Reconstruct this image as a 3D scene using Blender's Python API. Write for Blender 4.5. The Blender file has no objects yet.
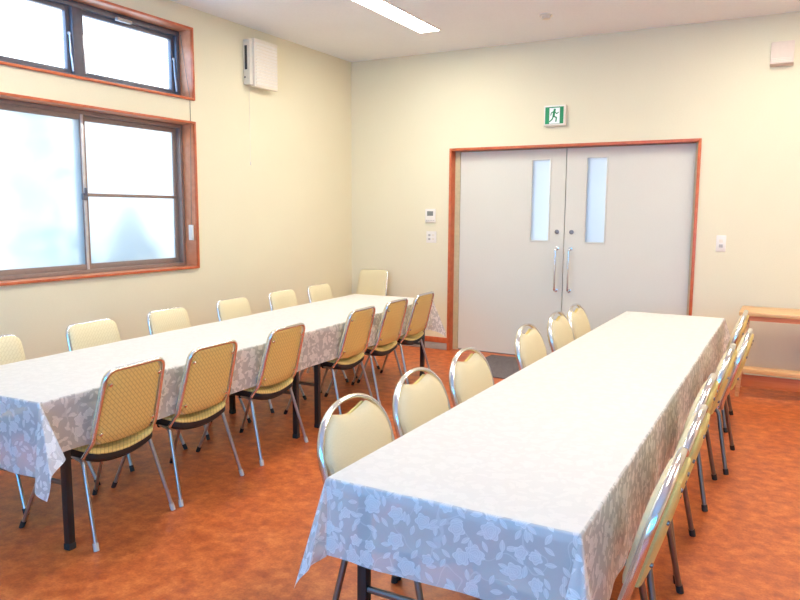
import bpy, bmesh, math, random
from mathutils import Vector, Matrix
C = bpy.context.scene.collection
PI = math.pi
random.seed(7)

# ------------------------------------------------------------------ materials
MATS = {}
def new_mat(name):
    m = bpy.data.materials.new(name); m.use_nodes = True
    nt = m.node_tree
    for n in list(nt.nodes): nt.nodes.remove(n)
    out = nt.nodes.new('ShaderNodeOutputMaterial')
    MATS[name] = m
    return m, nt, out
class G:
    """tiny node-graph helper"""
    def __init__(s, nt): s.nt = nt
    def put(s, sock, v):
        if isinstance(v, bpy.types.NodeSocket): s.nt.links.new(v, sock)
        elif v is not None: sock.default_value = v
    def m(s, op, a, b=None, c=None, clamp=False):
        n = s.nt.nodes.new('ShaderNodeMath'); n.operation = op; n.use_clamp = clamp
        for i, v in enumerate((a, b, c)):
            if v is not None: s.put(n.inputs[i], v)
        return n.outputs[0]
    def vm(s, op, a, b=None):
        n = s.nt.nodes.new('ShaderNodeVectorMath'); n.operation = op
        s.put(n.inputs[0], a)
        if op == 'SCALE': s.put(n.inputs['Scale'], b)
        elif b is not None: s.put(n.inputs[1], b)
        return n
    def uv(s):
        return s.nt.nodes.new('ShaderNodeTexCoord').outputs['UV']
    def obj(s):
        return s.nt.nodes.new('ShaderNodeTexCoord').outputs['Object']
    def noise(s, vec, scale, detail=2.0, rough=.5, dim='3D'):
        n = s.nt.nodes.new('ShaderNodeTexNoise'); n.noise_dimensions = dim
        s.put(n.inputs['Vector'], vec); n.inputs['Scale'].default_value = scale
        n.inputs['Detail'].default_value = detail; n.inputs['Roughness'].default_value = rough
        return n.outputs[0]
    def ramp(s, fac, stops):
        n = s.nt.nodes.new('ShaderNodeValToRGB'); s.put(n.inputs[0], fac)
        e = n.color_ramp.elements
        while len(e) < len(stops): e.new(.5)
        for el, (p, c) in zip(e, stops): el.position = p; el.color = (*c, 1)
        return n.outputs[0]
    def step(s, v, a, b):
        n = s.nt.nodes.new('ShaderNodeMapRange'); n.interpolation_type = 'SMOOTHSTEP'
        s.put(n.inputs[0], v); n.inputs[1].default_value = a; n.inputs[2].default_value = b
        return n.outputs[0]
    def mix(s, fac, a, b):
        n = s.nt.nodes.new('ShaderNodeMix'); n.data_type = 'RGBA'
        s.put(n.inputs[0], fac)
        for k, v in ((6, a), (7, b)):
            if isinstance(v, tuple): v = (*v, 1)
            s.put(n.inputs[k], v)
        return n.outputs[2]
    def mapping(s, vec, scale=(1, 1, 1), rot=(0, 0, 0)):
        n = s.nt.nodes.new('ShaderNodeMapping'); s.put(n.inputs[0], vec)
        n.inputs['Scale'].default_value = scale; n.inputs['Rotation'].default_value = rot
        return n.outputs[0]
    def bump(s, h, strength, dist=.002):
        n = s.nt.nodes.new('ShaderNodeBump'); s.put(n.inputs['Height'], h)
        n.inputs['Strength'].default_value = strength; n.inputs['Distance'].default_value = dist
        return n.outputs[0]
    def bsdf(s, col, rough=.5, metal=0.0, normal=None, spec=.5):
        n = s.nt.nodes.new('ShaderNodeBsdfPrincipled')
        s.put(n.inputs['Base Color'], (*col, 1) if isinstance(col, tuple) else col)
        s.put(n.inputs['Roughness'], rough); n.inputs['Metallic'].default_value = metal
        n.inputs['Specular IOR Level'].default_value = spec
        if normal is not None: s.put(n.inputs['Normal'], normal)
        return n.outputs[0]
def srgb(r, g, b):
    f = lambda c: (c/255/12.92) if c <= 10 else ((c/255+.055)/1.055)**2.4
    return (f(r), f(g), f(b))
def plain(name, col, rough=.5, metal=0.0, spec=.5, var=.06, vscale=30):
    m, nt, out = new_mat(name); g = G(nt)
    n = g.noise(g.obj(), vscale, 3)
    d = tuple(c*(1-var) for c in col); l = tuple(min(1, c*(1+var)) for c in col)
    nt.links.new(g.bsdf(g.ramp(n, [(.3, d), (.7, l)]), rough, metal, None, spec), out.inputs[0])
    return m

plain('chrome', (.80, .79, .78), .20, 1.0, var=.02)
plain('dull_chrome', (.25, .245, .24), .34, 1.0, var=.05)
plain('leg_chrome', (.52, .50, .48), .30, 1.0, var=.05)
plain('dark_leg', (.018, .017, .017), .4)
plain('black_pan', (.012, .012, .012), .55)
plain('rubber_pale', srgb(205, 200, 190), .6)
plain('rubber_dark', srgb(48, 44, 42), .6)
plain('bronze', srgb(152, 132, 122), .42, .25)
plain('bronze_dark', srgb(106, 104, 112), .42, .25)
plain('plastic_white', srgb(238, 232, 222), .4, var=.02)
plain('plastic_cream', srgb(232, 222, 204), .45, var=.02)
plain('speaker_beige', srgb(222, 204, 188), .5, var=.02)
plain('plastic_grey', srgb(182, 178, 172), .4, var=.02)
plain('lcd', srgb(128, 130, 126), .25, var=.02)
plain('slot_dark', srgb(60, 56, 54), .6)
plain('stop_olive', srgb(206, 192, 152), .5)
plain('base_grey', srgb(176, 168, 160), .5)
plain('exit_green', srgb(0, 140, 84), .35, var=.02)
plain('exit_white', srgb(240, 248, 244), .35, var=.01)
plain('steel_line', srgb(120, 116, 112), .4, .3)
plain('tabletop', (.84, .80, .74), .5)
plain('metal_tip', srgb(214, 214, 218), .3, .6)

def wood(name, dark, light, rough=.35, axis_scale=(2, 2, 30)):
    m, nt, out = new_mat(name); g = G(nt)
    v = g.mapping(g.obj(), axis_scale)
    n = g.noise(v, 3.0, 5, .6)
    nt.links.new(g.bsdf(g.ramp(n, [(.3, dark), (.7, light)]), rough), out.inputs[0])
wood('wood_red', srgb(190, 88, 48), srgb(208, 112, 68), .33, (6, 6, 6))
wood('wood_reveal', srgb(206, 132, 92), srgb(222, 152, 112), .3, (6, 6, 6))
wood('wood_pine', srgb(218, 166, 108), srgb(238, 196, 142), .4, (1.2, 25, 25))
wood('wood_orange', srgb(206, 120, 70), srgb(222, 142, 92), .45, (1.2, 25, 25))

def make_wall(name, col, bumpy=.25):
    m, nt, out = new_mat(name); g = G(nt)
    o = g.obj()
    n = g.noise(o, 160, 3, .6); n2 = g.noise(o, 1.3, 2)
    weave = g.noise(g.mapping(o, (60, 60, 220)), 1.0, 2)
    hgt = g.m('ADD', n, weave)
    a = tuple(c*.965 for c in col); b = tuple(min(1, c*1.03) for c in col)
    col_s = g.ramp(g.m('ADD', g.m('MULTIPLY', n2, .5), g.m('MULTIPLY', weave, .5)), [(.3, a), (.7, b)])
    nt.links.new(g.bsdf(col_s, .8, 0, g.bump(hgt, bumpy, .002), .2), out.inputs[0])
make_wall('wall_cream', (.81, .745, .545))
make_wall('ceiling_white', (.83, .86, .885), .5)
make_wall('door_paint', (.72, .705, .62), .05)

# floor: mottled red-orange linoleum
m, nt, out = new_mat('floor_lino'); g = G(nt); o = g.obj()
n1 = g.noise(g.mapping(o, (1, 1, 1)), 15, 6, .62)
n2 = g.noise(o, 5.0, 4, .6)
n3 = g.noise(o, 95, 3, .6)
f = g.m('ADD', g.m('ADD', g.m('MULTIPLY', n1, .55), g.m('MULTIPLY', n2, .25)), g.m('MULTIPLY', n3, .20))
col = g.ramp(f, [(.34, (.33, .054, .015)), (.46, (.50, .104, .024)), (.54, (.62, .152, .034)), (.66, (.78, .25, .066))])
nt.links.new(g.bsdf(col, g.m('ADD', .30, g.m('MULTIPLY', n2, .15)), 0, g.bump(n3, .12, .001), .45), out.inputs[0])

# door mat
m, nt, out = new_mat('mat_grey'); g = G(nt); o = g.obj()
n1 = g.noise(o, 130, 3, .7)
nt.links.new(g.bsdf(g.ramp(n1, [(.35, srgb(70, 64, 66)), (.65, srgb(146, 138, 138))]), .95, 0, g.bump(n1, 1, .006), .1), out.inputs[0])

# patterned vinyl of the stacking chairs: interlocking woven blocks
def vinyl(name, base, line, scale):
    m, nt, out = new_mat(name); g = G(nt); u = g.uv()
    br = nt.nodes.new('ShaderNodeTexBrick')
    g.put(br.inputs['Vector'], g.mapping(u, (1, 1, 1), (0, 0, PI/4)))
    br.inputs['Scale'].default_value = scale
    br.inputs['Color1'].default_value = (1, 1, 1, 1); br.inputs['Color2'].default_value = (.86, .86, .86, 1)
    br.inputs['Mortar'].default_value = (0, 0, 0, 1)
    br.inputs['Mortar Size'].default_value = .035; br.inputs['Mortar Smooth'].default_value = .5
    br.inputs['Brick Width'].default_value = .62; br.inputs['Row Height'].default_value = .30
    br.offset = .5
    bw = nt.nodes.new('ShaderNodeRGBToBW'); g.put(bw.inputs[0], br.outputs[0])
    n = g.noise(u, 60, 3)
    fac = g.m('MULTIPLY', bw.outputs[0], g.m('ADD', .8, g.m('MULTIPLY', n, .35)), clamp=True)
    nt.links.new(g.bsdf(g.ramp(fac, [(0, line), (.85, base)]), .45, 0, g.bump(bw.outputs[0], .35, .002), .4), out.inputs[0])
vinyl('vinyl_mustard', (.80, .60, .20), (.54, .38, .12), 19)
vinyl('vinyl_cream', (.80, .69, .44), (.70, .585, .34), 19)
def fabric(name, col):
    m, nt, out = new_mat(name); g = G(nt); u = g.uv()
    n = g.noise(g.mapping(u, (500, 160, 1)), 1, 3, .7)
    nt.links.new(g.bsdf(g.ramp(n, [(.3, tuple(c*.84 for c in col)), (.7, col)]), .7, 0, g.bump(n, .3, .001), .3), out.inputs[0])
fabric('fabric_cream', (.82, .70, .44))
fabric('panel_yellow', (.80, .62, .22))

# white rose lace for the tablecloths (UV in metres of cloth)
m, nt, out = new_mat('lace'); g = G(nt); u = g.uv()
def cell(scale, rnd, off):
    v = nt.nodes.new('ShaderNodeTexVoronoi'); v.voronoi_dimensions = '2D'
    vec = g.vm('ADD', u, off).outputs[0]
    warp = g.vm('SCALE', vec, 1/scale).outputs[0]
    g.put(v.inputs['Vector'], warp); v.inputs['Scale'].default_value = 1; v.inputs['Randomness'].default_value = rnd
    d = g.vm('SUBTRACT', warp, v.outputs['Position']).outputs[0]
    d = g.vm('SCALE', d, scale).outputs[0]
    sx = nt.nodes.new('ShaderNodeSeparateXYZ'); g.put(sx.inputs[0], d)
    sc = nt.nodes.new('ShaderNodeSeparateColor'); g.put(sc.inputs[0], v.outputs['Color'])
    return sx.outputs[0], sx.outputs[1], sc.outputs[0], sc.outputs[1]
dx, dy, c1, c2 = cell(.080, .7, (3.1, 7.7, 0))
r = g.m('SQRT', g.m('ADD', g.m('MULTIPLY', dx, dx), g.m('MULTIPLY', dy, dy)))
th = g.m('ADD', g.m('ARCTAN2', dy, dx), g.m('MULTIPLY', c1, 6.28))
R = g.m('ADD', .0215, g.m('MULTIPLY', .0032, g.m('COSINE', g.m('MULTIPLY', th, 5))))
R = g.m('MULTIPLY', R, g.m('ADD', .72, g.m('MULTIPLY', c2, .5)))
rose = g.step(g.m('SUBTRACT', R, r), -.001, .001)
ring = g.m('SINE', g.m('ADD', g.m('MULTIPLY', r, 900), g.m('MULTIPLY', g.m('SINE', g.m('MULTIPLY', th, 2.5)), 1.6)))
ring = g.m('ADD', .62, g.m('MULTIPLY', g.m('MAXIMUM', g.step(ring, .55, 1.0), g.step(g.m('SUBTRACT', R, r), .0035, .0012)), .38))
rose = g.m('MULTIPLY', rose, ring)
def leaves(scale, off, L, W):
    dx, dy, c1, c2 = cell(scale, .85, off)
    a = g.m('MULTIPLY', c1, 6.28)
    ca, sa = g.m('COSINE', a), g.m('SINE', a)
    lx = g.m('ADD', g.m('MULTIPLY', dx, ca), g.m('MULTIPLY', dy, sa))
    ly = g.m('SUBTRACT', g.m('MULTIPLY', dy, ca), g.m('MULTIPLY', dx, sa))
    q = g.m('DIVIDE', lx, L)
    w = g.m('MULTIPLY', W, g.m('SUBTRACT', 1, g.m('MULTIPLY', q, q)))
    al = g.m('ABSOLUTE', ly)
    lf = g.step(g.m('SUBTRACT', w, al), -.0005, .001)
    rib = g.m('ADD', .72, g.m('MULTIPLY', g.m('MAXIMUM', g.step(al, .0014, .0005), g.step(g.m('SUBTRACT', w, al), .0022, .0006)), .35))
    return g.m('MULTIPLY', lf, g.m('MULTIPLY', rib, .9))
lv = g.m('MAXIMUM', leaves(.047, (1.3, .4, 0), .0165, .0072), leaves(.062, (5.3, 2.4, 0), .0185, .0080))
st = g.noise(u, 8.5, 1, .4, '2D')
stem = g.m('MULTIPLY', g.step(g.m('ABSOLUTE', g.m('SUBTRACT', st, .5)), .010, .005), .4)
pat = g.m('MAXIMUM', g.m('MAXIMUM', rose, lv), stem)
mesh_n = g.noise(u, 420, 1, .5, '2D')
pat = g.m('ADD', pat, g.m('MULTIPLY', g.m('SUBTRACT', mesh_n, .5), .25), clamp=True)
tone = g.m('ADD', .80, g.m('MULTIPLY', pat, .12))
wash0 = nt.nodes.new('ShaderNodeAttribute'); wash0.attribute_name = 'top_washout'
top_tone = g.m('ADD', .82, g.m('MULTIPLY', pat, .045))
tone = g.m('ADD', g.m('MULTIPLY', tone, g.m('SUBTRACT', 1, wash0.outputs['Fac'])), g.m('MULTIPLY', top_tone, wash0.outputs['Fac']))
cc = nt.nodes.new('ShaderNodeCombineColor')
for k, w in enumerate((1.0, .96, .905)): g.put(cc.inputs[k], g.m('MULTIPLY', tone, w))
colr = cc.outputs[0]
dif = nt.nodes.new('ShaderNodeBsdfDiffuse'); g.put(dif.inputs[0], colr)
trl = nt.nodes.new('ShaderNodeBsdfTranslucent'); g.put(trl.inputs[0], colr)
gl = nt.nodes.new('ShaderNodeBsdfGlossy'); gl.inputs['Roughness'].default_value = .45
trp = nt.nodes.new('ShaderNodeBsdfTransparent')
def mixsh(fac, a, b):
    n = nt.nodes.new('ShaderNodeMixShader'); g.put(n.inputs[0], fac)
    nt.links.new(a, n.inputs[1]); nt.links.new(b, n.inputs[2]); return n.outputs[0]
s1 = mixsh(.22, dif.outputs[0], trl.outputs[0])
s1 = mixsh(.04, s1, gl.outputs[0])
wash = nt.nodes.new('ShaderNodeAttribute'); wash.attribute_name = 'top_washout'     # strong light on the tabletop painted in: pattern faded, holes closed; sides stay open
opac = g.m('MAXIMUM', g.m('ADD', .69, g.m('MULTIPLY', pat, .29)), g.m('MULTIPLY', wash.outputs['Fac'], .985))
nt.links.new(mixsh(opac, trp.outputs[0], s1), out.inputs[0])

# glass
def glass(name, body, transp, gloss=.06, rough=.02, blur=0):
    m, nt, out = new_mat(name); g = G(nt)
    t = nt.nodes.new('ShaderNodeBsdfTransparent')
    d = nt.nodes.new('ShaderNodeBsdfTranslucent')
    n = g.noise(g.obj(), 2.2, 2)
    g.put(d.inputs[0], g.ramp(n, [(.3, tuple(c*.96 for c in body)), (.7, body)]))
    if blur:                                                        # part of the light goes through scattered but not fully diffused
        rf = nt.nodes.new('ShaderNodeBsdfRefraction'); rf.inputs['IOR'].default_value = 1.12; rf.inputs['Roughness'].default_value = .72
        rf.inputs[0].default_value = (.90, .91, .90, 1)
        mm = nt.nodes.new('ShaderNodeMixShader'); mm.inputs[0].default_value = blur
        nt.links.new(d.outputs[0], mm.inputs[1]); nt.links.new(rf.outputs[0], mm.inputs[2]); d = mm
    gl = nt.nodes.new('ShaderNodeBsdfGlossy'); gl.inputs['Roughness'].default_value = rough
    a = nt.nodes.new('ShaderNodeMixShader'); a.inputs[0].default_value = transp
    nt.links.new(d.outputs[0], a.inputs[1]); nt.links.new(t.outputs[0], a.inputs[2])
    b = nt.nodes.new('ShaderNodeMixShader'); b.inputs[0].default_value = gloss
    nt.links.new(a.outputs[0], b.inputs[1]); nt.links.new(gl.outputs[0], b.inputs[2])
    nt.links.new(b.outputs[0], out.inputs[0])
glass('glass_clear', (.9, .95, 1), .92)
glass('glass_frosted', (.60, .59, .575), .0, .05, .3, .42)
glass('glass_satin', (.80, .80, .81), .0, .05, .3)
plain('leaf_green', srgb(120, 134, 76), .7, var=.3, vscale=9)

def emit(name, col, s):
    m, nt, out = new_mat(name)
    e = nt.nodes.new('ShaderNodeEmission'); e.inputs[0].default_value = (*col, 1); e.inputs[1].default_value = s
    nt.links.new(e.outputs[0], out.inputs[0])
LAMP = 30.0
emit('lamp_glow', (1.0, .965, .86), LAMP)
emit('exit_glow', (.90, 1.0, .95), .55)

# ------------------------------------------------------------------ mesh helpers
def obj(name, bm, mat, parent=None, smooth=35, loc=None, recalc=True):
    me = bpy.data.meshes.new(name)
    if recalc: bmesh.ops.recalc_face_normals(bm, faces=bm.faces[:])
    bm.to_mesh(me); bm.free()
    me.materials.append(MATS[mat])
    if smooth:
        me.polygons.foreach_set('use_smooth', [True]*len(me.polygons))
        me.set_sharp_from_angle(angle=math.radians(smooth))
    o = bpy.data.objects.new(name, me); C.objects.link(o)
    if parent: o.parent = parent
    if loc: o.location = loc
    return o
def struct(name, bm, mat, parent=None, **k):
    o = obj(name, bm, mat, parent, **k)
    if parent is None: o['kind'] = 'structure'
    return o
def tag(o, label, cat, group=None):
    o['label'] = label; o['category'] = cat
    if group: o['group'] = group
    return o
def thing(name, label, cat, loc=(0, 0, 0), rotz=0, group=None):
    o = bpy.data.objects.new(name, None); C.objects.link(o); o.empty_display_size = .1
    o.location = loc; o.rotation_euler = (0, 0, rotz)
    return tag(o, label, cat, group)
def dup(root, loc, rotz, label, group=None):
    r = root.copy(); C.objects.link(r); r.location = loc; r.rotation_euler = (0, 0, rotz); r['label'] = label
    if group: r['group'] = group
    for ch in list(root.children):
        c = ch.copy(); C.objects.link(c); c.parent = r
        for s in ch.children:
            d = s.copy(); C.objects.link(d); d.parent = c
    return r
def box(bm, lo, hi, bev=0.0, mtx=None, seg=2):
    lo, hi = Vector(lo), Vector(hi)
    r = bmesh.ops.create_cube(bm, size=1)
    vs = r['verts']; c = (lo+hi)/2; d = hi-lo
    for v in vs: v.co = Vector((v.co.x*d.x, v.co.y*d.y, v.co.z*d.z)) + c
    if bev:
        es = list({e for v in vs for e in v.link_edges})
        rr = bmesh.ops.bevel(bm, geom=es, offset=bev, segments=seg, affect='EDGES', profile=.5)
        vs = list({v for v in rr['verts']} | {v for v in vs if v.is_valid})
    if mtx is not None:
        for v in vs: v.co = mtx @ v.co
    return vs
def B(lo, hi, bev=0.0, mtx=None):
    bm = bmesh.new(); box(bm, lo, hi, bev, mtx); return bm
def tube(bm, pts, r, seg=10, ref=None, r2=None, closed=False, caps=True):
    """sweep a circle (or an oval r x r2, r along ref) along pts"""
    pts = [Vector(p) for p in pts]; n = len(pts)
    r2 = r if r2 is None else r2
    rings = []; prev = None
    for i, p in enumerate(pts):
        if closed: t = (pts[(i+1) % n]-pts[i-1]).normalized()
        else: t = (pts[min(i+1, n-1)]-pts[max(i-1, 0)]).normalized()
        if ref is not None: a = Vector(ref)
        elif prev is None: a = Vector((0, 0, 1)) if abs(t.z) < .9 else Vector((1, 0, 0))
        else: a = prev
        a = (a - t*a.dot(t)).normalized(); b = t.cross(a); prev = a
        rings.append([bm.verts.new(p + a*(r*math.cos(k*2*PI/seg)) + b*(r2*math.sin(k*2*PI/seg))) for k in range(seg)])
    for i in range(n if closed else n-1):
        A, Bq = rings[i], rings[(i+1) % n]
        for k in range(seg): bm.faces.new((A[k], A[(k+1) % seg], Bq[(k+1) % seg], Bq[k]))
    if caps and not closed:
        bm.faces.new(rings[0][::-1]); bm.faces.new(rings[-1])
def T(pts, r, **k):
    bm = bmesh.new(); tube(bm, pts, r, **k); return bm
def round_path(pts, rad, seg=6):
    """polyline with its inner corners rounded"""
    pts = [Vector(p) for p in pts]; out = [pts[0]]
    for i in range(1, len(pts)-1):
        a, b, c = pts[i-1], pts[i], pts[i+1]
        r = rad[i-1] if isinstance(rad, (list, tuple)) else rad
        p0 = b + (a-b).normalized()*r; p1 = b + (c-b).normalized()*r
        for k in range(seg+1):
            t = k/seg; out.append(p0*(1-t)**2 + b*2*t*(1-t) + p1*t*t)
    out.append(pts[-1]); return out
def pad(bm, outline, rings, fn, centre=(0, 0)):
    """stack of scaled copies of an outline: rings = [(scale, h)], fn(u, v, h) -> point; UV = (u, v)"""
    uvl = bm.loops.layers.uv.verify(); cx, cy = centre
    R = []; co = {}
    for s, h in rings:
        ring = []
        for u, v in outline:
            uu, vv = cx+(u-cx)*s, cy+(v-cy)*s
            w = bm.verts.new(fn(uu, vv, h)); co[w] = (uu, vv); ring.append(w)
        R.append(ring)
    n = len(outline); fs = []
    for A, Bq in zip(R, R[1:]):
        for k in range(n): fs.append(bm.faces.new((A[k], A[(k+1) % n], Bq[(k+1) % n], Bq[k])))
    fs.append(bm.faces.new(R[0][::-1])); fs.append(bm.faces.new(R[-1]))
    for f in fs:
        for l in f.loops: l[uvl].uv = co[l.vert]
def rrect(w0, w1, h0, h1, r, seg=6):
    """rounded outline: half width w0 at height h0, w1 at h1"""
    cs = [((-w0, h0), (1, 1)), ((w0, h0), (-1, 1)), ((w1, h1), (-1, -1)), ((-w1, h1), (1, -1))]
    P = []
    st = [PI, 1.5*PI, 0, .5*PI]
    for ((x, y), (sx, sy)), a0 in zip(cs, st):
        for k in range(seg+1):
            a = a0 + k*(PI/2)/seg
            P.append((x+sx*r+r*math.cos(a), y+sy*r+r*math.sin(a)))
    out = []
    for i, p in enumerate(P):                                       # add points along the straight runs
        q = P[(i+1) % len(P)]; out.append(p)
        L = math.hypot(q[0]-p[0], q[1]-p[1]); k = int(L/.04)
        for j in range(1, k): out.append((p[0]+(q[0]-p[0])*j/k, p[1]+(q[1]-p[1])*j/k))
    return out
def disc(bm, c, axis, r, d, seg=16, dome=0):
    axis = Vector(axis).normalized(); c = Vector(c)
    pts = [c, c+axis*d*.8, c+axis*d]
    a = axis.orthogonal().normalized(); b = axis.cross(a); rings = []
    for p, rr in zip(pts, (r, r, r*(.75 if not dome else dome))):
        rings.append([bm.verts.new(p + a*rr*math.cos(k*2*PI/seg)+b*rr*math.sin(k*2*PI/seg)) for k in range(seg)])
    for A, Bq in zip(rings, rings[1:]):
        for k in range(seg): bm.faces.new((A[k], A[(k+1) % seg], Bq[(k+1) % seg], Bq[k]))
    bm.faces.new(rings[0][::-1]); bm.faces.new(rings[-1])
def prism(bm, poly, y0, y1, plane='xz'):
    """extrude a polygon given in x,z between two y values"""
    A = [bm.verts.new((x, y0, z)) for x, z in poly]; Bq = [bm.verts.new((x, y1, z)) for x, z in poly]
    n = len(poly)
    for k in range(n): bm.faces.new((A[k], A[(k+1) % n], Bq[(k+1) % n], Bq[k]))
    bm.faces.new(A[::-1]); bm.faces.new(Bq)

# ------------------------------------------------------------------ the room
H = 3.147; XR = 7.6; YR = -8.9; TH = .22
WY0, WY1 = -4.42, -2.42            # both left windows, in y
LZ0, LZ1 = 1.002, 2.228; UZ0, UZ1 = 2.40, 2.986
bm = B((-TH, YR-TH, -.12), (XR+TH, TH, 0)); struct('floor', bm, 'floor_lino', smooth=0)
bm = B((-TH, YR-TH, H), (XR+TH, TH, H+.15)); struct('ceiling', bm, 'ceiling_white', smooth=0)
bm = bmesh.new()
for lo, hi in (((WY1, 0), (0, H)), ((YR, 0), (WY0, H)), ((WY0, 0), (WY1, LZ0)), ((WY0, LZ1), (WY1, UZ0)), ((WY0, UZ1), (WY1, H))):
    box(bm, (-TH, lo[0], lo[1]), (0, hi[0], hi[1]))
struct('wall_left', bm, 'wall_cream', smooth=0)
DX0, DX1, DH = 1.231, 3.690, 2.155
bm = bmesh.new()
box(bm, (-TH, 0, 0), (DX0+.01, TH, H)); box(bm, (DX1-.01, 0, 0), (XR+TH, TH, H)); box(bm, (DX0+.01, 0, DH-.01), (DX1-.01, TH, H))
struct('wall_back', bm, 'wall_cream', smooth=0)
bm = B((XR, YR, 0), (XR+TH, 0, H)); struct('wall_right', bm, 'wall_cream', smooth=0)
RX0, RX1, RZ0, RZ1 = 1.1, 6.6, .85, 2.35
bm = bmesh.new()
box(bm, (-TH, YR-TH, 0), (RX0, YR, H)); box(bm, (RX1, YR-TH, 0), (XR+TH, YR, H))
box(bm, (RX0, YR-TH, 0), (RX1, YR, RZ0)); box(bm, (RX0, YR-TH, RZ1), (RX1, YR, H))
struct('wall_front', bm, 'wall_cream', smooth=0)
# baseboards
BB = .075
bm = B((0, -.012, 0), (DX0, 0, BB), .003); struct('baseboard_back', bm, 'base_grey')
bm = B((DX1, -.012, 0), (XR, 0, BB), .003); struct('baseboard_right', bm, 'base_grey')
bm = B((0, YR, 0), (.012, -.012, BB), .003); struct('baseboard_left', bm, 'base_grey')
bm = B((.9, -.016, BB), (DX0, 0, .135), .003); struct('trim_1', bm, 'wood_red')

# ---- left windows
def casing(bm, y0, y1, z0, z1, wid, depth):
    # wooden reveal boards with a slim face that stands proud of the wall
    d0, d1 = depth
    box(bm, (d0, y0, z0), (d1, y0+wid, z1), .002); box(bm, (d0, y1-wid, z0), (d1, y1, z1), .002)
    box(bm, (d0, y0+wid, z1-wid), (d1, y1-wid, z1), .002); box(bm, (d0, y0+wid, z0), (d1+(.008 if d1 > 0 else 0), y1-wid, z0+wid), .002)
def frame_yz(bm, x0, x1, y0, y1, z0, z1, w, wz=None):
    wz = wz or w
    box(bm, (x0, y0, z0), (x1, y0+w, z1), .002); box(bm, (x0, y1-w, z0), (x1, y1, z1), .002)
    box(bm, (x0, y0+w, z0), (x1, y1-w, z0+wz), .002); box(bm, (x0, y0+w, z1-wz), (x1, y1-w, z1), .002)
ym = -3.41
def window(name, z0, z1):
    w = bpy.data.objects.new(name, None); C.objects.link(w); w['kind'] = 'structure'
    w.location = (0, ym, z0)
    def part(nm, bm, mat, parent=None, **k):
        o = obj(nm, bm, mat, parent or w, **k)
        if parent is None: o.matrix_parent_inverse = w.matrix_basis.inverted()
        return o
    bm = bmesh.new(); casing(bm, WY0, WY1, z0, z1, .018, (-.006, .016)); part('wood_casing', bm, 'wood_red')
    bm = bmesh.new(); casing(bm, WY0, WY1, z0, z1, .018, (-.15, -.006)); part('wood_reveal', bm, 'wood_reveal')
    return w, part
i0, i1 = WY0+.018, WY1-.018
# upper window: two top-hung sashes
w, part = window('window_1', UZ0, UZ1)
bm = bmesh.new(); frame_yz(bm, -.215, -.13, i0, i1, UZ0+.018, UZ1-.018, .035, .041); box(bm, (-.215, ym-.04, UZ0+.059), (-.13, ym+.04, UZ1-.059), .002)
part('window_frame', bm, 'bronze_dark')
for (a, b) in ((i0+.035, ym-.04), (ym+.04, i1-.035)):
    bm = bmesh.new(); frame_yz(bm, -.20, -.16, a, b, UZ0+.059, UZ1-.059, .032); s = part('sash', bm, 'bronze_dark')
    bm = B((-.185, a+.03, UZ0+.09), (-.179, b-.03, UZ1-.09)); part('pane', bm, 'glass_clear', s, smooth=0)
    for yy, d in ((a+.012, 1), (b-.012, -1)):
        bm = T([(-.150, yy, UZ0+.34), (-.140, yy+d*.004, UZ0+.21), (-.128, yy, UZ0+.075)], .006, seg=8)
        disc(bm, (-.16, yy, UZ0+.34), (1, 0, 0), .012, .014)
        part('stay_arm', bm, 'metal_tip')
bm = bmesh.new(); box(bm, (-.135, ym+.33, UZ1-.075), (-.10, ym+.47, UZ1-.05), .006); part('latch', bm, 'plastic_grey')
# lower window: two sliding sashes, frosted panes
w, part = window('window_2', LZ0, LZ1)
bm = bmesh.new(); frame_yz(bm, -.215, -.125, i0, i1, LZ0+.018, LZ1-.018, .030, .030); part('window_frame', bm, 'bronze')
for nm, a, b, xx in (('sash', i0+.02, ym+.03, -.150), ('sash', ym-.03, i1-.02, -.185)):
    bm = bmesh.new(); frame_yz(bm, xx-.014, xx+.014, a, b, LZ0+.045, LZ1-.045, .045, .042); s = part(nm, bm, 'bronze')
    bm = B((xx-.003, a+.04, LZ0+.083), (xx+.003, b-.04, LZ1-.083)); part('pane', bm, 'glass_frosted', s, smooth=0)
bm = B((-.1355, ym-.012, LZ0+.046), (-.130, ym+.010, LZ1-.046), .001); part('stile_glint', bm, 'metal_tip')  # pale strip added to imitate the bright reflection along the meeting stile
bm = B((-.170, ym+.015, LZ0+.6-.013), (-.160, i1-.06, LZ0+.6+.013), .002); part('cross_rail', bm, 'bronze')
bm = bmesh.new(); box(bm, (-.136, ym-.03, LZ0+.56), (-.112, ym+.012, LZ0+.61), .005); box(bm, (-.125, ym-.012, LZ0+.60), (-.104, ym+.002, LZ0+.65), .004); part('crescent_lock', bm, 'bronze_dark')
bm = T([(-.105, WY1-.026, UZ1-.05), (-.07, WY1-.026, 2.70), (-.02, WY1-.026, UZ0+.03)], .0018, seg=6)
tube(bm, [(.004, WY1-.05, UZ0), (.004, WY1-.05, LZ1)], .0018, seg=6)
tube(bm, [(-.02, WY1-.027, LZ1-.03), (-.045, WY1-.027, 1.36)], .0018, seg=6)
o = obj('window_opener', bm, 'steel_line', None)
tag(o, 'thin grey opener cord running down the right side of both windows', 'window opener')
bm = B((-.065, WY1-.042, 1.24), (-.018, WY1-.0242, 1.37), .004); obj('crank_box', bm, 'plastic_white', o)['label'] = 'small white plastic crank plate'

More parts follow.
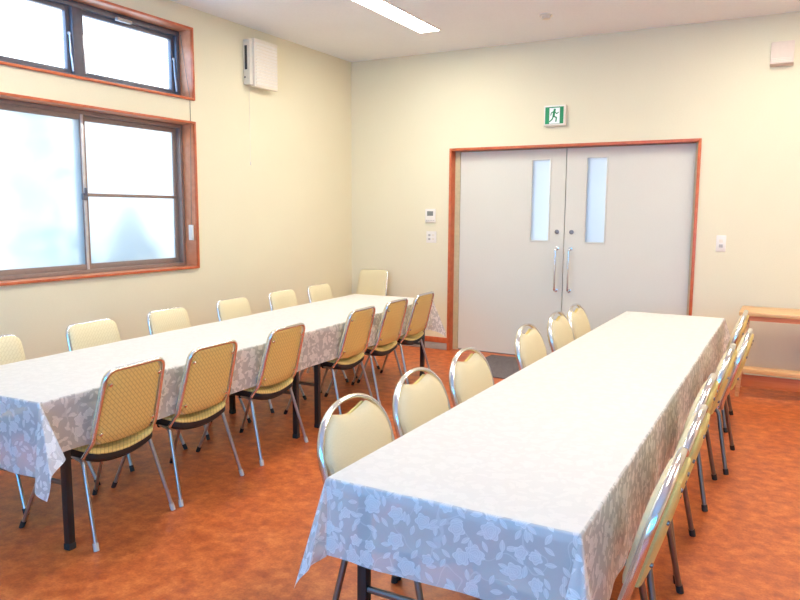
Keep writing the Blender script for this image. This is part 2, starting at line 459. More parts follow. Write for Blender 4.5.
# ---- front wall window behind the camera: daylight for the near end of the room
w = bpy.data.objects.new('window_3', None); C.objects.link(w); w['kind'] = 'structure'
bm = bmesh.new()
n = 4
for k in range(n+1):
    x = RX0+.03+(RX1-RX0-.06)*k/n; box(bm, (x-.03, YR-.12, RZ0), (x+.03, YR-.05, RZ1))
box(bm, (RX0, YR-.12, RZ0), (RX1, YR-.05, RZ0+.05)); box(bm, (RX0, YR-.12, RZ1-.05), (RX1, YR-.05, RZ1))
obj('window_frame', bm, 'bronze', w, smooth=0)
bm = B((RX0+.03, YR-.09, RZ0+.03), (RX1-.03, YR-.084, RZ1-.03)); obj('pane', bm, 'glass_clear', w, smooth=0)

# ---- double door
d = bpy.data.objects.new('door_1', None); C.objects.link(d); d['kind'] = 'structure'; d.location = (2.46, 0, 0)
def dpart(nm, bm, mat, parent=None, **k):
    o = obj(nm, bm, mat, parent or d, **k)
    if parent is None: o.matrix_parent_inverse = Matrix.Translation((-2.46, 0, 0))
    return o
bm = bmesh.new()
fw = .026
box(bm, (DX0, -.014, 0), (DX0+fw, .19, DH), .002); box(bm, (DX1-fw, -.014, 0), (DX1, .19, DH), .002); box(bm, (DX0+fw, -.014, DH-fw), (DX1-fw, .19, DH), .002)
dpart('door_frame', bm, 'wood_red')
bm = bmesh.new()
box(bm, (DX0+fw, .088, 0), (DX0+fw+.055, .17, DH-fw)); box(bm, (DX1-fw-.03, .088, 0), (DX1-fw, .17, DH-fw))
box(bm, (DX0+fw+.055, .142, DH-fw-.03), (DX1-fw-.03, .17, DH-fw))
dpart('stop_strip', bm, 'stop_olive')
bm = B((DX0+fw, .10, -.001), (DX1-fw, .19, .006)); dpart('threshold', bm, 'steel_line')
Ls, Rs = DX0+fw+.058, DX1-fw-.033; mid = 2.452
def leaf(x0, x1, g0, g1, gz0, gz1, hx, lx):
    y0, y1 = .10, .14; bm = bmesh.new(); zt = DH-fw-.008; zb = .012
    box(bm, (x0, y0, zb), (g0, y1, zt)); box(bm, (g1, y0, zb), (x1, y1, zt)); box(bm, (g0, y0, zb), (g1, y1, gz0)); box(bm, (g0, y0, gz1), (g1, y1, zt))
    o = dpart('door_leaf', bm, 'door_paint', smooth=0)
    bm = bmesh.new(); t = .010
    for lo, hi in (((g0-t, gz0-t), (g0+.004, gz1+t)), ((g1-.004, gz0-t), (g1+t, gz1+t)), ((g0, gz0-t), (g1, gz0+.004)), ((g0, gz1-.004), (g1, gz1+t))):
        box(bm, (lo[0], y0-.006, lo[1]), (hi[0], y1+.004, hi[1]), .001)
    dpart('glazing_bead', bm, 'door_paint', o)
    bm = B((g0, .117, gz0), (g1, .123, gz1)); dpart('pane', bm, 'glass_satin', o, smooth=0)
    bm = T(round_path([(hx, y0-.001, 1.135), (hx, y0-.055, 1.135), (hx, y0-.055, .715), (hx, y0-.001, .715)], .022), .0115, seg=12)
    for z in (1.135, .715): disc(bm, (hx, y0-.001, z), (0, -1, 0), .02, .006)
    h = dpart('pull_handle', bm, 'chrome', o)
    bm = bmesh.new(); disc(bm, (lx, y0, 1.302), (0, -1, 0), .022, .012); box(bm, (lx-.003, y0-.014, 1.292), (lx+.003, y0-.01, 1.312)); dpart('lock_cylinder', bm, 'dull_chrome', o)
    return o
leaf(Ls, mid-.004, 2.100, 2.292, 1.209, 2.019, 2.385, 2.379)
leaf(mid+.004, Rs, 2.655, 2.848, 1.203, 2.025, 2.519, 2.526)
bm = B((mid-.012, .139, .012), (mid+.012, .146, DH-fw-.01)); dpart('astragal', bm, 'steel_line')

# hall floor behind the door, plus an unseen wall added to dim the right pane
bm = B((-.2, TH, -.12), (5.0, 3.0, 0)); struct('floor_hall', bm, 'base_grey', smooth=0)
bm = bmesh.new(); box(bm, (2.93, TH, 0), (3.08, 1.6, 3.0)); struct('pane_shade_wall', bm, 'bronze_dark', smooth=0)

# ------------------------------------------------------------------ things on the walls and ceiling
def ceiling_light(x0, x1, y0, y1, label):
    t = thing('ceiling_light', label, 'ceiling light', ((x0+x1)/2, (y0+y1)/2, H), 0, 'recessed strip lights')
    hx, hy = (x1-x0)/2, (y1-y0)/2
    bm = bmesh.new(); f = .012
    for lo, hi in (((-hx, -hy), (-hx+f, hy)), ((hx-f, -hy), (hx, hy)), ((-hx+f, -hy), (hx-f, -hy+f)), ((-hx+f, hy-f), (hx-f, hy))):
        box(bm, (lo[0], lo[1], -.012), (hi[0], hi[1], 0), .001)
    obj('frame', bm, 'plastic_white', t)
    bm = B((-hx+f, -hy+f, -.009), (hx-f, hy-f, -.001)); obj('diffuser', bm, 'lamp_glow', t, smooth=0)
    return t
lx0, lx1 = 1.299, 1.519
ceiling_light(lx0, lx1, -2.10, -.843, 'lit recessed strip light in the ceiling above the left table')
for (x, y, lab) in ((lx0, -4.9, 'second strip light of the left row, above the near half of the left table'),
                    (4.25, -2.10, 'far strip light of the middle row, above the right table'),
                    (4.25, -4.9, 'middle strip light of the middle row, above the near right table end'),
                    (6.4, -3.5, 'strip light of the right row, over the empty floor')):
    ceiling_light(x, x+.22, y, y+1.257, lab)

bm = bmesh.new(); disc(bm, (0, 0, 0), (0, 0, -1), .055, .012); disc(bm, (0, 0, -.012), (0, 0, -1), .038, .022, dome=.8)
o = obj('smoke_detector', bm, 'plastic_cream', loc=(2.507, -.86, H)); tag(o, 'small round cream detector on the ceiling above the door', 'detector')

# ventilation fan with pull cord on the left wall
t = thing('ventilation_fan', 'square white louvred ventilation fan high on the left wall with pull cord', 'fan', (0, -1.61, 2.60))
bm = bmesh.new(); box(bm, (0, -.187, .03), (.075, .185, .425), .006); box(bm, (.06, -.15, 0.012), (.10, .18, .437), .006)
obj('housing', bm, 'plastic_cream', t)
bm = bmesh.new()
for k in range(13):
    z = .045+k*.029
    box(bm, (-.004, -.132, -.010), (.004, .165, .010), 0, Matrix.Translation((.101, 0, z)) @ Matrix.Rotation(.45, 4, 'Y'))
obj('louvre', bm, 'plastic_white', t)
bm = B((.018, -.189, .16), (.045, -.186, .37)); obj('side_slot', bm, 'slot_dark', t)
bm = B((.012, -.190, .085), (.024, -.186, .10)); obj('switch_button', bm, 'rubber_dark', t)
bm = T([(.03, -.15, .03), (.03, -.15, -.66)], .0016, seg=6); disc(bm, (.03, -.15, -.66), (0, 0, -1), .006, .03); obj('pull_cord', bm, 'plastic_white', t)

# emergency exit sign
t = thing('exit_sign', 'green and white running man exit sign above the double door', 'sign', (2.358, 0, 2.426))
bm = B((-.104, -.045, -.096), (.104, 0, .096), .004); obj('housing', bm, 'plastic_white', t)
bm = B((-.090, -.048, -.080), (.090, -.0452, .080), .0); obj('green_panel', bm, 'exit_green', t, smooth=0)
bm = B((-.048, -.0490, -.078), (.054, -.0481, .070)); obj('doorway_mark', bm, 'exit_white', t, smooth=0)
bm = bmesh.new()
def limb(pts, w):
    for (a, b) in zip(pts, pts[1:]):
        a, b = Vector((a[0], 0, a[1])), Vector((b[0], 0, b[1])); dd = (b-a).normalized(); nn = Vector((-dd.z, 0, dd.x))*w/2
        e = dd*w*.3
        prism(bm, [((p).x, (p).z) for p in (a-e+nn, b+e+nn, b+e-nn, a-e-nn)], -.0502, -.0492)
hd = [(.004+.011*math.cos(k*PI/6), .052+.011*math.sin(k*PI/6)) for k in range(12)]
prism(bm, hd, -.0502, -.0492)
limb([(.000, .038), (-.006, -.008)], .022)                      # trunk
limb([(.004, .034), (.024, .014), (.040, .026)], .009)          # leading arm
limb([(-.006, .034), (-.028, .024), (-.034, .002)], .009)       # trailing arm
limb([(-.004, -.010), (.022, -.022), (.018, -.058)], .012)      # leading leg
limb([(-.008, -.010), (-.020, -.038), (-.044, -.058)], .012)    # trailing leg
obj('running_man', bm, 'exit_green', t, smooth=0)

# wall plates
t = thing('thermostat', 'white wall thermostat with grey display left of the door, above the switches', 'thermostat', (1.017, 0, 1.455))
bm = B((-.062, -.020, -.075), (.062, 0, .070), .005); obj('body', bm, 'plastic_white', t)
bm = B((-.036, -.0215, -.004), (.036, -.0195, .045), .001); obj('display', bm, 'lcd', t)
bm = bmesh.new()
for k in range(5): box(bm, (-.048+k*.021, -.0215, -.058), (-.036+k*.021, -.0195, -.050))
obj('button_row', bm, 'plastic_grey', t)
t = thing('light_switch', 'white switch plate with four buttons left of the door, below the thermostat', 'light switch', (1.027, 0, 1.223))
bm = B((-.060, -.009, -.062), (.060, 0, .062), .003); obj('plate', bm, 'plastic_white', t)
for sx in (-.022, .024):
    for sz in (-.022, .020):
        bm = B((sx-.013, -.012, sz-.011), (sx+.013, -.008, sz+.011), .002); obj('button', bm, 'plastic_grey' if sx < 0 else 'plastic_cream', t)
t = thing('wall_switch', 'white wall switch plate to the right of the double door', 'light switch', (3.897, 0, 1.23))
bm = B((-.040, -.009, -.072), (.040, 0, .072), .003); obj('plate', bm, 'plastic_white', t)
for sz in (-.022, .022):
    bm = B((-.016, -.012, sz-.014), (.016, -.008, sz+.014), .002); obj('button', bm, 'plastic_grey' if sz < 0 else 'plastic_cream', t)
t = thing('wall_speaker', 'small white slanted speaker box high on the back wall, right side', 'speaker', (4.278, 0, 2.815))
bm = bmesh.new(); prism(bm, [(0, -.098), (.085, -.085), (.055, .098), (0, .098)], -.086, .086)
for v in bm.verts: v.co = Vector((v.co.y, -v.co.x, v.co.z))
bmesh.ops.bevel(bm, geom=bm.edges[:], offset=.005, segments=2, affect='EDGES')
obj('box_body', bm, 'speaker_beige', t)
bm = bmesh.new()
for k in range(3):
    z = -.070+k*.013; yy = -(.0865-(z+.085)*.164)
    box(bm, (-.075, yy-.0015, z), (.075, yy+.003, z+.004))
obj('grille_slot', bm, 'plastic_cream', t)

# door mat
bm = B((1.76, -.97, 0), (3.25, -.03, .010), .003); o = obj('door_mat', bm, 'mat_grey'); tag(o, 'dark grey carpet mat on the floor before the double door', 'mat')

# pine side table on the right
t = thing('side_table', 'light pine side table with lower shelf against the back wall', 'table', (4.9, -.34, 0))
bx0, bx1, by0, by1 = -.79, .80, -.25, .18
bm = B((bx0, by0, .672), (bx1, by1, .705), .004); obj('table_top', bm, 'wood_pine', t)
bm = bmesh.new(); box(bm, (bx0+.04, by0+.015, .635), (bx1-.04, by0+.035, .672)); box(bm, (bx0+.04, by1-.035, .625), (bx1-.04, by1-.015, .672)); obj('apron', bm, 'wood_orange', t)
for x, sx in ((bx0+.055, -1), (bx1-.055, 1)):
    for y in (by0+.02, by1-.02):
        M = Matrix(((1, 0, -.055*sx*-1*-1, x), (0, 1, 0, y), (0, 0, 1, 0), (0, 0, 0, 1)))
        bm = bmesh.new(); vs = box(bm, (-.016, -.016, 0), (.016, .016, .672), .003)
        for v in vs: v.co = Vector((x+v.co.x + sx*.032*(1-v.co.z/.672), y+v.co.y, v.co.z))
        obj('leg', bm, 'wood_pine', t)
bm = B((bx0+.02, by0+.001, .205), (bx1-.02, by0+.13, .240), .003); obj('shelf', bm, 'wood_pine', t)
bm = B((bx0-.03, by0+.06, .082), (bx1, by0+.08, .178), .003); obj('rear_stretcher', bm, 'wood_orange', t)

# ------------------------------------------------------------------ tables and cloths
TZ = .70
def folding_table(cx, cy, ang, L, W, label, cross=True):
    t = thing('folding_table', label, 'table', (cx, cy, 0), ang, 'folding tables under the lace cloths')
    bm = B((-W/2+.006, -L/2+.002, TZ-.034), (W/2-.006, L/2-.002, TZ-.004), .004); obj('table_top', bm, 'tabletop', t)
    bm = bmesh.new()
    for sx in (-1, 1): box(bm, (sx*(W/2-.035)-.012, -L/2+.05, TZ-.064), (sx*(W/2-.035)+.012, L/2-.05, TZ-.034))
    obj('rail', bm, 'dark_leg', t)
    for sy in (-1, 1):
        for sx in (-1, 1):
            x, y = sx*(W/2-.03), sy*(L/2-.13)
            bm = B((x-.017, y-.017, 0), (x+.017, y+.017, TZ-.034), .004); l = obj('leg', bm, 'dark_leg', t)
            bm = B((x-.019, y-.019, 0), (x+.019, y+.019, .03), .004); obj('foot_cap', bm, 'rubber_dark', l)
        bm = T([(-W/2+.04, sy*(L/2-.13), .30), (W/2-.04, sy*(L/2-.13), .30)], .011); obj('crossbar', bm, 'dull_chrome', t)
    return t
def edge_dirs(v): return [Vector(x).normalized() for x in v]
def tablecloth(name, quad, drops, ears, label, z=TZ+.001, seed=0, wave=.006):
    """quad: near-left, near-right, far-right, far-left. drops: near, right, far, left overhangs.
    ears: per corner, list of directions swept from one hanging side to the next."""
    q = [Vector((x, y, z)) for x, y in quad]
    W = ((q[1]-q[0]).length+(q[2]-q[3]).length)/2; L = ((q[3]-q[0]).length+(q[2]-q[1]).length)/2
    dn, dr, df, dl = drops
    def samples(length, lo, hi, step):
        s = []
        k = max(2, int(lo/.009)); s += [-lo*(1-i/k) for i in range(k)]
        k = max(2, int(length/step)); s += [length*i/k for i in range(k)]
        k = max(2, int(hi/.009)); s += [length+hi*i/k for i in range(k+1)]
        s += [-.006, -.012, .006, length-.006, length+.006, length+.012]
        return sorted(set(round(x, 5) for x in s))
    us, vs = samples(W, dl, dr, .03), samples(L, dn, df, .04)
    def top(a, b):
        return (q[0]*(1-a)+q[1]*a)*(1-b) + (q[3]*(1-a)+q[2]*a)*b
    outn = [((q[0]-q[3]).normalized()), ((q[1]-q[0]).normalized()), ((q[3]-q[0]).normalized()), ((q[0]-q[1]).normalized())]
    rnd = random.Random(seed); ph = [rnd.uniform(0, 6) for _ in range(12)]
    FL = .018
    def side(p, k, s, length, t, drop):
        # p: edge point, k: side, s: position along the edge, t: length of cloth hanging
        n = outn[k]; w = min(1, s/.18, (length-s)/.18); w = max(0, w); w = w*w*(3-2*w)
        wv = wave*(math.sin(s*9+ph[k])+.7*math.sin(s*17+ph[k+4])+.4*math.sin(s*31+ph[k+8]))
        r = .007; a = min(t, r*PI/2); th = a/r
        off = n*(r*math.sin(th)) + Vector((0, 0, -r*(1-math.cos(th))))
        rest = t-a
        flare = FL*rest + wv*w*(rest/max(drop, .01))**1.2
        return p + off + n*max(flare, 0) + Vector((0, 0, -rest*.995))
    def corner(c, ka, kb, a, b, da, db, dirs):
        # a, b: cloth beyond the edge of side ka and side kb
        r = math.hypot(a, b); phi = math.atan2(b, a)/(PI/2)
        base = [(-Vector((0, 0, 1))+outn[ka]*FL).normalized()] + dirs + [(-Vector((0, 0, 1))+outn[kb]*FL).normalized()]
        x = phi*(len(base)-1); i = min(int(x), len(base)-2); f = x-i; f = f*f*(3-2*f) if len(dirs) > 1 else f
        d0 = base[i].lerp(base[i+1], f).normalized()
        return c + d0*r + (outn[ka]*math.cos(phi*PI/2)+outn[kb]*math.sin(phi*PI/2))*min(.007, r)
    bm = bmesh.new(); uvl = bm.loops.layers.uv.verify(); fl = bm.verts.layers.float.new('top_washout'); grid = []
    for v in vs:
        row = []
        for u in us:
            a = min(max(u/W, 0), 1); b = min(max(v/L, 0), 1); p = top(a, b)
            ou = -u if u < 0 else (u-W if u > W else 0); ov = -v if v < 0 else (v-L if v > L else 0)
            if ou > 0 and ov > 0:
                k = (0 if u < 0 else 1) if v < 0 else (2 if u > W else 3)
                ka = 0 if v < 0 else 2; kb = 3 if u < 0 else 1
                P = corner(p, ka, kb, ov, ou, dn if v < 0 else df, dl if u < 0 else dr, ears[k])
            elif ov > 0: P = side(p, 0 if v < 0 else 2, u, W, ov, dn if v < 0 else df)
            elif ou > 0: P = side(p, 3 if u < 0 else 1, v, L, ou, dl if u < 0 else dr)
            else: P = p + Vector((0, 0, .0012*math.sin(u*23+v*11+ph[0])*math.sin(v*7+u*5)))
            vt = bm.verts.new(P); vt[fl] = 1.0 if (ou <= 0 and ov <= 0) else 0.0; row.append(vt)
        grid.append(row)
    for j in range(len(vs)-1):
        for i in range(len(us)-1):
            f = bm.faces.new((grid[j][i], grid[j][i+1], grid[j+1][i+1], grid[j+1][i]))
            for l, (uu, vv) in zip(f.loops, ((us[i], vs[j]), (us[i+1], vs[j]), (us[i+1], vs[j+1]), (us[i], vs[j+1]))):
                l[uvl].uv = (uu+seed*3.7, vv)
    c = sum(q, Vector())/4
    for v in bm.verts: v.co -= Vector((c.x, c.y, 0))
    o = obj(name, bm, 'lace', smooth=60, loc=(c.x, c.y, 0), recalc=False)
    return tag(o, label, 'tablecloth', 'white lace tablecloths')
LQ = [(.975, -5.170), (1.780, -5.135), (1.590, -1.113), (.783, -1.152)]
RQ = [(3.288, -5.230), (4.043, -5.230), (4.035, -1.02), (3.310, -1.02)]
D = lambda *a: Vector(a).normalized()
ears_left = [[D(-.15, -.3, -1)],
             [D(.28, -.30, -1), D(.74, -.38, -1), D(.84, -.08, -1)],
             [D(.3, .3, -1)], [D(-.3, .3, -1)]]
ears_right = [[D(-.05, -.28, -1), D(-.18, -.26, -1), D(-.16, -.05, -1)],
              [D(-.12, -.34, -1), D(.22, -.34, -1), D(.20, -.06, -1)],
              [D(.3, .3, -1)], [D(-.3, .3, -1)]]
def row_of_tables(quad, labels):
    q = [Vector((x, y)) for x, y in quad]
    near, far = (q[0]+q[1])/2, (q[2]+q[3])/2; d = far-near; L = d.length/2; ang = math.atan2(-d.x, d.y)
    W = min((q[1]-q[0]).length, (q[2]-q[3]).length)
    for k, lab in enumerate(labels):
        c = near + d*(.25+.5*k); folding_table(c.x, c.y, ang, L, W, lab)
row_of_tables(LQ, ['near folding table with black legs under the left lace cloth', 'far folding table with black legs under the left lace cloth'])
row_of_tables(RQ, ['near folding table with black legs under the right lace cloth', 'far folding table with black legs under the right lace cloth'])
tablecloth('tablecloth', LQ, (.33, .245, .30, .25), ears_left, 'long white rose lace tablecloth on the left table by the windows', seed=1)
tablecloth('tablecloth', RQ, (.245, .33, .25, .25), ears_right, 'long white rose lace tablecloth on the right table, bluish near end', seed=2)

# ------------------------------------------------------------------ chairs
def stack_chair(label, loc, rot):
    """chrome stacking chair, rectangular patterned back; the back is towards +x"""
    t = thing('stacking_chair', label, 'chair', loc, rot)
    # seat: shell with raised sides
    ol = rrect(.195, .205, -.21, .238, .05)
    def seat(u, v, h):
        s = .036*(u/.2)**2 - .008 - .012*((v-.0)/.2) - .02*max(0, (-v-.13)/.08)**2
        return Vector((v, u, .405+s+h))
    bm = bmesh.new(); pad(bm, ol, [(.2, .024), (.6, .026), (.88, .024), (.97, .017), (1.0, .008), (.985, .001)][::-1], seat); obj('seat', bm, 'vinyl_mustard', t)
    bm = bmesh.new(); pad(bm, ol, [(.15, -.048), (.6, -.046), (.92, -.038), (.99, -.022), (.99, .002)], seat); obj('seat_pan', bm, 'black_pan', t)
    # backrest: x as a function of height, gently dished
    def bx(z): return .215 + .26*(z-.40)
    def bk(u, v, h):
        return Vector((bx(v)+h + .010*(1-(u/.2)**2), u, v))
    ol = rrect(.172, .160, .452, .784, .045)
    ol = [(u, v-(.012*(1-(u/.172)**2) if v < .5 else 0)) for u, v in ol]
    bm = bmesh.new(); pad(bm, [(u*1.11, .6+(v-.6)*(1.075 if v > .6 else 1.0)) for u, v in ol], [(.3, -.028), (.75, -.027), (.95, -.023), (1.0, -.015), (1.0, -.008), (.98, -.006), (.3, -.006)], bk, (0, .6))
    obj('backrest', bm, 'vinyl_cream', t)
    bm = bmesh.new(); pad(bm, ol, [(.4, -.0055), (.99, -.0055), (1.0, -.002), (1.0, .002), (.97, .006), (.6, .007), (.2, .007)], bk, (0, .6))
    obj('back_cover', bm, 'vinyl_mustard', t)['label'] = 'mustard patterned back cover'
    pts = round_path([(.185, -.200, .392), (bx(.47)+.007, -.190, .47), (bx(.795)+.009, -.175, .795), (bx(.795)+.009, .175, .795), (bx(.47)+.007, .190, .47), (.185, .200, .392)], [.03, .055, .055, .03], 7)
    bm = T(pts, .0100, seg=12); obj('back_frame', bm, 'chrome', t)
    for sy in (-1, 1):
        for z in (.50, .73):
            y = sy*(.156 if z < .6 else .147)
            bm = bmesh.new(); c = bk(y, z, .006); disc(bm, c, (1, 0, -.275), .009, .010); obj('screw', bm, 'chrome', t)
    for sx, sy in ((1, -1), (1, 1), (-1, -1), (-1, 1)):
        if sx > 0: p = [(.10, sy*.180, .385), (.185, sy*.200, .380), (.285, sy*.240, .012)]
        else: p = [(-.02, sy*.170, .380), (-.07, sy*.178, .362), (-.215, sy*.215, .012)]
        bm = T(round_path(p, .03), .0092, seg=12); l = obj('leg', bm, 'leg_chrome', t)
        e = Vector(p[2]); dv = (e-Vector(p[1])).normalized()
        bm = T([e-dv*.022, e+dv*.002+Vector((0, 0, -.0)), (e.x+dv.x*.012, e.y+dv.y*.012, 0)], .0125, seg=12)
        for v in bm.verts: v.co.z = max(v.co.z, 0)
        obj('foot_tip', bm, 'rubber_pale' if sx > 0 else 'rubber_dark', l)
    bm = bmesh.new()
    for sx in (.09, -.03): tube(bm, [(sx, -.182, .378), (sx, -.09, .362), (sx, .09, .362), (sx, .182, .378)], .009)
    obj('seat_brace', bm, 'dark_leg', t)
    return t
def dome_chair(label, loc, rot):
    """banquet chair with a domed back in a flat chrome hoop; the back is towards +x"""
    t = thing('banquet_chair', label, 'chair', loc, rot)
    ol = rrect(.20, .21, -.26, .085, .06)
    def seat(u, v, h): return Vector((v, u, .388+h-.012*v/.2))
    bm = bmesh.new(); pad(bm, ol, [(.93, -.005), (1.0, .004), (1.0, .028), (.96, .042), (.8, .050), (.4, .054), (.1, .055)], seat); obj('seat', bm, 'fabric_cream', t)
    bm = bmesh.new(); pad(bm, ol, [(.9, -.022), (.93, -.020), (.93, -.004), (.9, -.004)], seat); obj('seat_pan', bm, 'black_pan', t)
    zb, zt = .45, .815
    def bx(z): return .180 + .28*(z-.45)
    def half(z):                                                    # half width of the hoop at height z
        zc = .63
        if z <= zc: return .2 + .028*math.sin(min(1, max(0, (z-.42)/(zc-.42)))*PI/2)
        return .228*max(0, 1-((z-zc)/(zt-zc))**2.3)**(1/2.0)
    N = 48
    zs = [.41+(.63-.41)*k/8 for k in range(8)]
    L = [(-half(z), z) for z in zs]
    arc = []
    for k in range(N+1):
        a = PI - PI*k/N; ca, sa = math.cos(a), math.sin(a)
        arc.append((.228*math.copysign(abs(ca)**(2/2.15), ca), .63+(zt-.63)*abs(sa)**(2/2.15)))
    path = L + arc + [(-u, z) for u, z in L[::-1]]
    pts = [Vector((bx(z), u, z)) for u, z in path]
    pts = [Vector((.15, -.195, .374)), Vector((.165, -.197, .374))] + pts + [Vector((.165, .197, .374)), Vector((.15, .195, .374))]
    bm = T(pts, .0140, seg=16, ref=(1, 0, -.27), r2=.0085); obj('back_frame', bm, 'chrome', t)
    # cushion: hoop outline inset, top scooped to leave a hand hold
    ins = .013
    out = []
    zl = .475
    for k in range(13): out.append((-.17+.34*k/12, zl-.012*(1-((k-6)/6)**2)))
    right = [(.186, .53), (.198, .57), (.206, .62)]
    for k in range(1, 18):
        a = PI/2*k/18; ca, sa = math.cos(a), math.sin(a)
        right.append(((.228-ins)*abs(ca)**(2/2.15), .63+(zt-ins-.63)*abs(sa)**(2/2.15)))
    def cut(u): return .757 + .034*min(1, abs(u)/.15)**1.3
    right = [(u, min(z, cut(u))) for u, z in right]
    out += right + [(0, cut(0))] + [(-u, z) for u, z in right[::-1]]
    def bk(u, v, h): return Vector((bx(v)+h, u, v))
    bm = bmesh.new(); pad(bm, out, [(.2, -.034), (.6, -.033), (.86, -.028), (.96, -.020), (1.0, -.008), (1.0, .002), (.9, .003)], bk, (0, .63)); obj('backrest', bm, 'fabric_cream', t)
    bm = bmesh.new(); pad(bm, out, [(.9, .009), (.975, .013), (.975, .022), (.93, .029), (.7, .036), (.3, .039), (.1, .039)], bk, (0, .63)); p = obj('back_panel', bm, 'panel_yellow', t)
    for u, z in ((-.16, .55), (.16, .55), (-.165, .68), (.165, .68), (-.07, .74), (.07, .74)):
        bm = bmesh.new(); disc(bm, bk(u, z, .030), (1, 0, -.27), .007, .009); obj('screw', bm, 'dull_chrome', p)
    for sx, sy in ((1, -1), (1, 1), (-1, -1), (-1, 1)):
        if sx > 0: q = [(.07, sy*.185, .372), (.15, sy*.195, .362), (.215, sy*.245, .012)]
        else: q = [(-.03, sy*.18, .372), (-.10, sy*.19, .362), (-.19, sy*.225, .012)]
        bm = T(round_path(q, .03), .0115, seg=12); l = obj('leg', bm, 'dull_chrome', t)
        e = Vector(q[2]); dv = (e-Vector(q[1])).normalized()
        bm = T([e-dv*.02, e+dv*.002, (e.x+dv.x*.012, e.y+dv.y*.012, 0)], .0145, seg=12)
        for v in bm.verts: v.co.z = max(v.co.z, 0)
        obj('foot_tip', bm, 'rubber_dark', l)
    return t
lslope = (1.590-1.780)/(5.135-1.113)
def edge_front(y): return 1.780 + (y+5.135)*lslope
def edge_rear(y): return .975 + (y+5.17)*lslope
lang = math.atan2(-lslope, 1)
ordn = ['first', 'second', 'third', 'fourth', 'fifth', 'sixth']
proto = None
near = [(-4.745, 2), (-4.205, 0), (-3.55, 1), (-2.62, 0), (-2.06, 0), (-1.53, 0)]
nlab = ['mustard-backed chrome chair at the near corner of the left table, nearest of the aisle row',
        'second mustard-backed chrome chair from the near corner along the aisle side of the left table',
        'third mustard-backed chrome chair from the near corner along the aisle side of the left table',
        'mustard-backed chrome chair, first past the gap on the aisle side of the left table',
        'mustard-backed chrome chair, second from the far end, aisle side of the left table',
        'mustard-backed chrome chair at the far end of the aisle side of the left table']
for (y, a), lab in zip(near, nlab):
    loc = (edge_front(y)-.205, y, 0); rot = lang+math.radians(a)
    if proto is None:
        proto = stack_chair(lab, loc, rot); proto['group'] = 'chairs on the aisle side of the left table'
    else: dup(proto, loc, rot, lab, 'chairs on the aisle side of the left table')
flab = ['patterned cream chair by the window wall, cut off by the left edge of the photo',
        'patterned cream chair under the left sash of the window, second from the left edge',
        'patterned cream chair on the window side, in front of the window\'s right sash',
        'patterned cream chair on the window side, just right of the window\'s lower corner',
        'patterned cream chair on the window side, second from the back corner',
        'patterned cream chair on the window side, closest to the back corner']
for y, lab in zip((-4.68, -4.01, -3.37, -2.67, -2.01, -1.42), flab):
    dup(proto, (edge_rear(y)+.07, y, 0), PI+lang, lab, 'chairs on the window side of the left table')
hc = dup(proto, (.37, -.43, 0), PI/2, 'patterned cream chair alone at the far head of the left table', 'chair at the head of the left table'); hc.scale = (1, 1, 1.06)

protob = None
ll = ['cream domed-back chair nearest the viewer on the aisle side of the right table',
      'second cream domed-back chair from the viewer on the aisle side of the right table',
      'third cream domed-back chair from the viewer, aisle side of the right table',
      'cream domed-back chair beside the grey mat, aisle side of the right table',
      'cream domed-back chair, second from the far end on the aisle side of the right table',
      'cream domed-back chair at the far end of the aisle side of the right table']
for y, lab in zip((-4.79, -4.27, -3.73, -2.82, -2.19, -1.72), ll):
    if protob is None:
        protob = dome_chair(lab, (3.350, y, 0), PI); protob['group'] = 'domed chairs on the aisle side of the right table'
    else: dup(protob, (3.350, y, 0), PI, lab, 'domed chairs on the aisle side of the right table')
rl = ['domed-back chair seen edge-on at the bottom right, nearest of the right-hand row',
      'domed-back chair seen edge-on, second from the viewer in the right-hand row',
      'domed-back chair seen edge-on, third from the viewer in the right-hand row',
      'domed-back chair seen edge-on, third from the far end of the right-hand row',
      'domed-back chair with yellow back panel, second from the far end of the right-hand row',
      'domed-back chair at the far end of the right-hand row, beside the pine side table']
for (y, dx), lab in zip(((-4.80, .0), (-4.26, 0), (-3.70, -.02), (-2.88, 0), (-2.27, .05), (-1.40, -.02)), rl):
    dup(protob, (3.94+dx, y-.04, 0), 0, lab, 'domed chairs on the right side of the right table')

# ------------------------------------------------------------------ outside and light
def shrub(x, y, h, r, seed, label):
    rnd = random.Random(seed); bm = bmesh.new()
    for k in range(420):
        a = rnd.uniform(0, 2*PI); zz = rnd.uniform(.1, 1); rr = r*math.sqrt(rnd.random())*math.sin(PI*min(1, zz*.9+.08))
        c = Vector((rr*math.cos(a), rr*math.sin(a), h*zz)); s = rnd.uniform(.05, .10)
        n = Vector((rnd.uniform(-1, 1), rnd.uniform(-1, 1), rnd.uniform(-.3, 1))).normalized(); t1 = n.orthogonal().normalized()*s; t2 = n.cross(t1)*.5
        bm.faces.new([bm.verts.new(c+t1), bm.verts.new(c+t2), bm.verts.new(c-t1), bm.verts.new(c-t2)])
    o = obj('garden_shrub', bm, 'leaf_green', smooth=0, loc=(x, y, 0), recalc=False)
    bm = T([(0, 0, 0), (.01, .01, h*.4), (0, 0, h*.85)], .015, seg=8); obj('stem', bm, 'wood_red', o)
    return tag(o, label, 'shrub', 'shrubs outside the frosted window')
world = bpy.data.worlds.new('sky'); bpy.context.scene.world = world; world.use_nodes = True
wn = world.node_tree; bg = wn.nodes['Background']; g = G(wn)
sxyz = wn.nodes.new('ShaderNodeSeparateXYZ'); g.put(sxyz.inputs[0], wn.nodes.new('ShaderNodeTexCoord').outputs['Generated'])
hazy = g.step(g.m('MULTIPLY', sxyz.outputs[0], -1), .15, .75)      # bright hazy sky to the left, clear blue behind the camera
north = g.step(sxyz.outputs[1], -.1, .5)
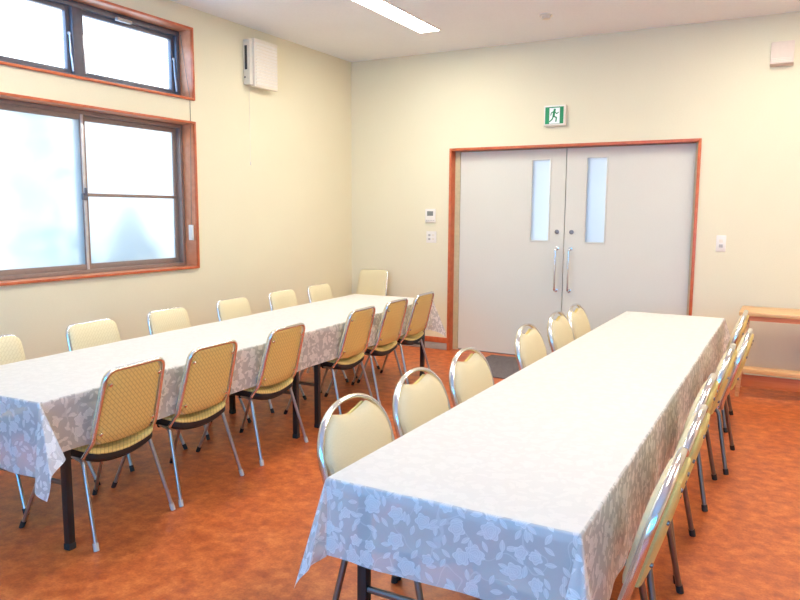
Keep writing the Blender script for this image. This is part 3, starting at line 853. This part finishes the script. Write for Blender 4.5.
skyc = g.mix(hazy, g.mix(north, (.25, 2.8, 6.6), (.62, .74, .86)), (2.4, 2.7, 3.0))
g.put(bg.inputs[0], skyc); bg.inputs[1].default_value = 1.0
def portal(name, loc, rot, sx, sy):
    l = bpy.data.lights.new(name, 'AREA'); l.shape = 'RECTANGLE'; l.size = sx; l.size_y = sy; l.cycles.is_portal = True
    o = bpy.data.objects.new(name, l); C.objects.link(o); o.location = loc; o.rotation_euler = rot
portal('portal_upper', (-.23, (WY0+WY1)/2, (UZ0+UZ1)/2), (0, -PI/2, 0), UZ1-UZ0, WY1-WY0)
portal('portal_lower', (-.23, (WY0+WY1)/2, (LZ0+LZ1)/2), (0, -PI/2, 0), LZ1-LZ0, WY1-WY0)
portal('portal_front', ((RX0+RX1)/2, YR-.2, (RZ0+RZ1)/2), (PI/2, 0, 0), RX1-RX0, RZ1-RZ0)

cam = bpy.data.cameras.new('camera'); co = bpy.data.objects.new('camera', cam); C.objects.link(co)
cam.sensor_width = 36; cam.lens = 710.149*36/800; cam.clip_start = .05; cam.clip_end = 200
F = Vector((-.47965157, .86878282, -.12308849)); R_ = Vector((.87505234, .48398882, .00618207)); U_ = Vector((-.06494433, .10474363, .99237644))
M = Matrix((( R_.x, U_.x, -F.x, 4.46037), (R_.y, U_.y, -F.y, -6.91612), (R_.z, U_.z, -F.z, 1.49036), (0, 0, 0, 1)))
co.matrix_world = M
sc = bpy.context.scene; sc.camera = co
sc.view_settings.view_transform = 'Standard'; sc.view_settings.look = 'None'; sc.view_settings.gamma = 1; sc.view_settings.use_curve_mapping = False
bm = B((-4, -7, -.12), (-TH-.01, -.5, 0)); struct('floor_garden', bm, 'ceiling_white', smooth=0)
shrub(-.62, -2.60, 1.50, .30, 3, 'green shrub blurred behind the right frosted pane')
shrub(-.74, -3.42, 2.45, .40, 5, 'taller green shrub blurred behind the left frosted pane')
sc.view_settings.exposure = 0.82
sc.cycles.use_denoising = True; sc.cycles.max_bounces = 12; sc.cycles.diffuse_bounces = 6; sc.cycles.transparent_max_bounces = 16
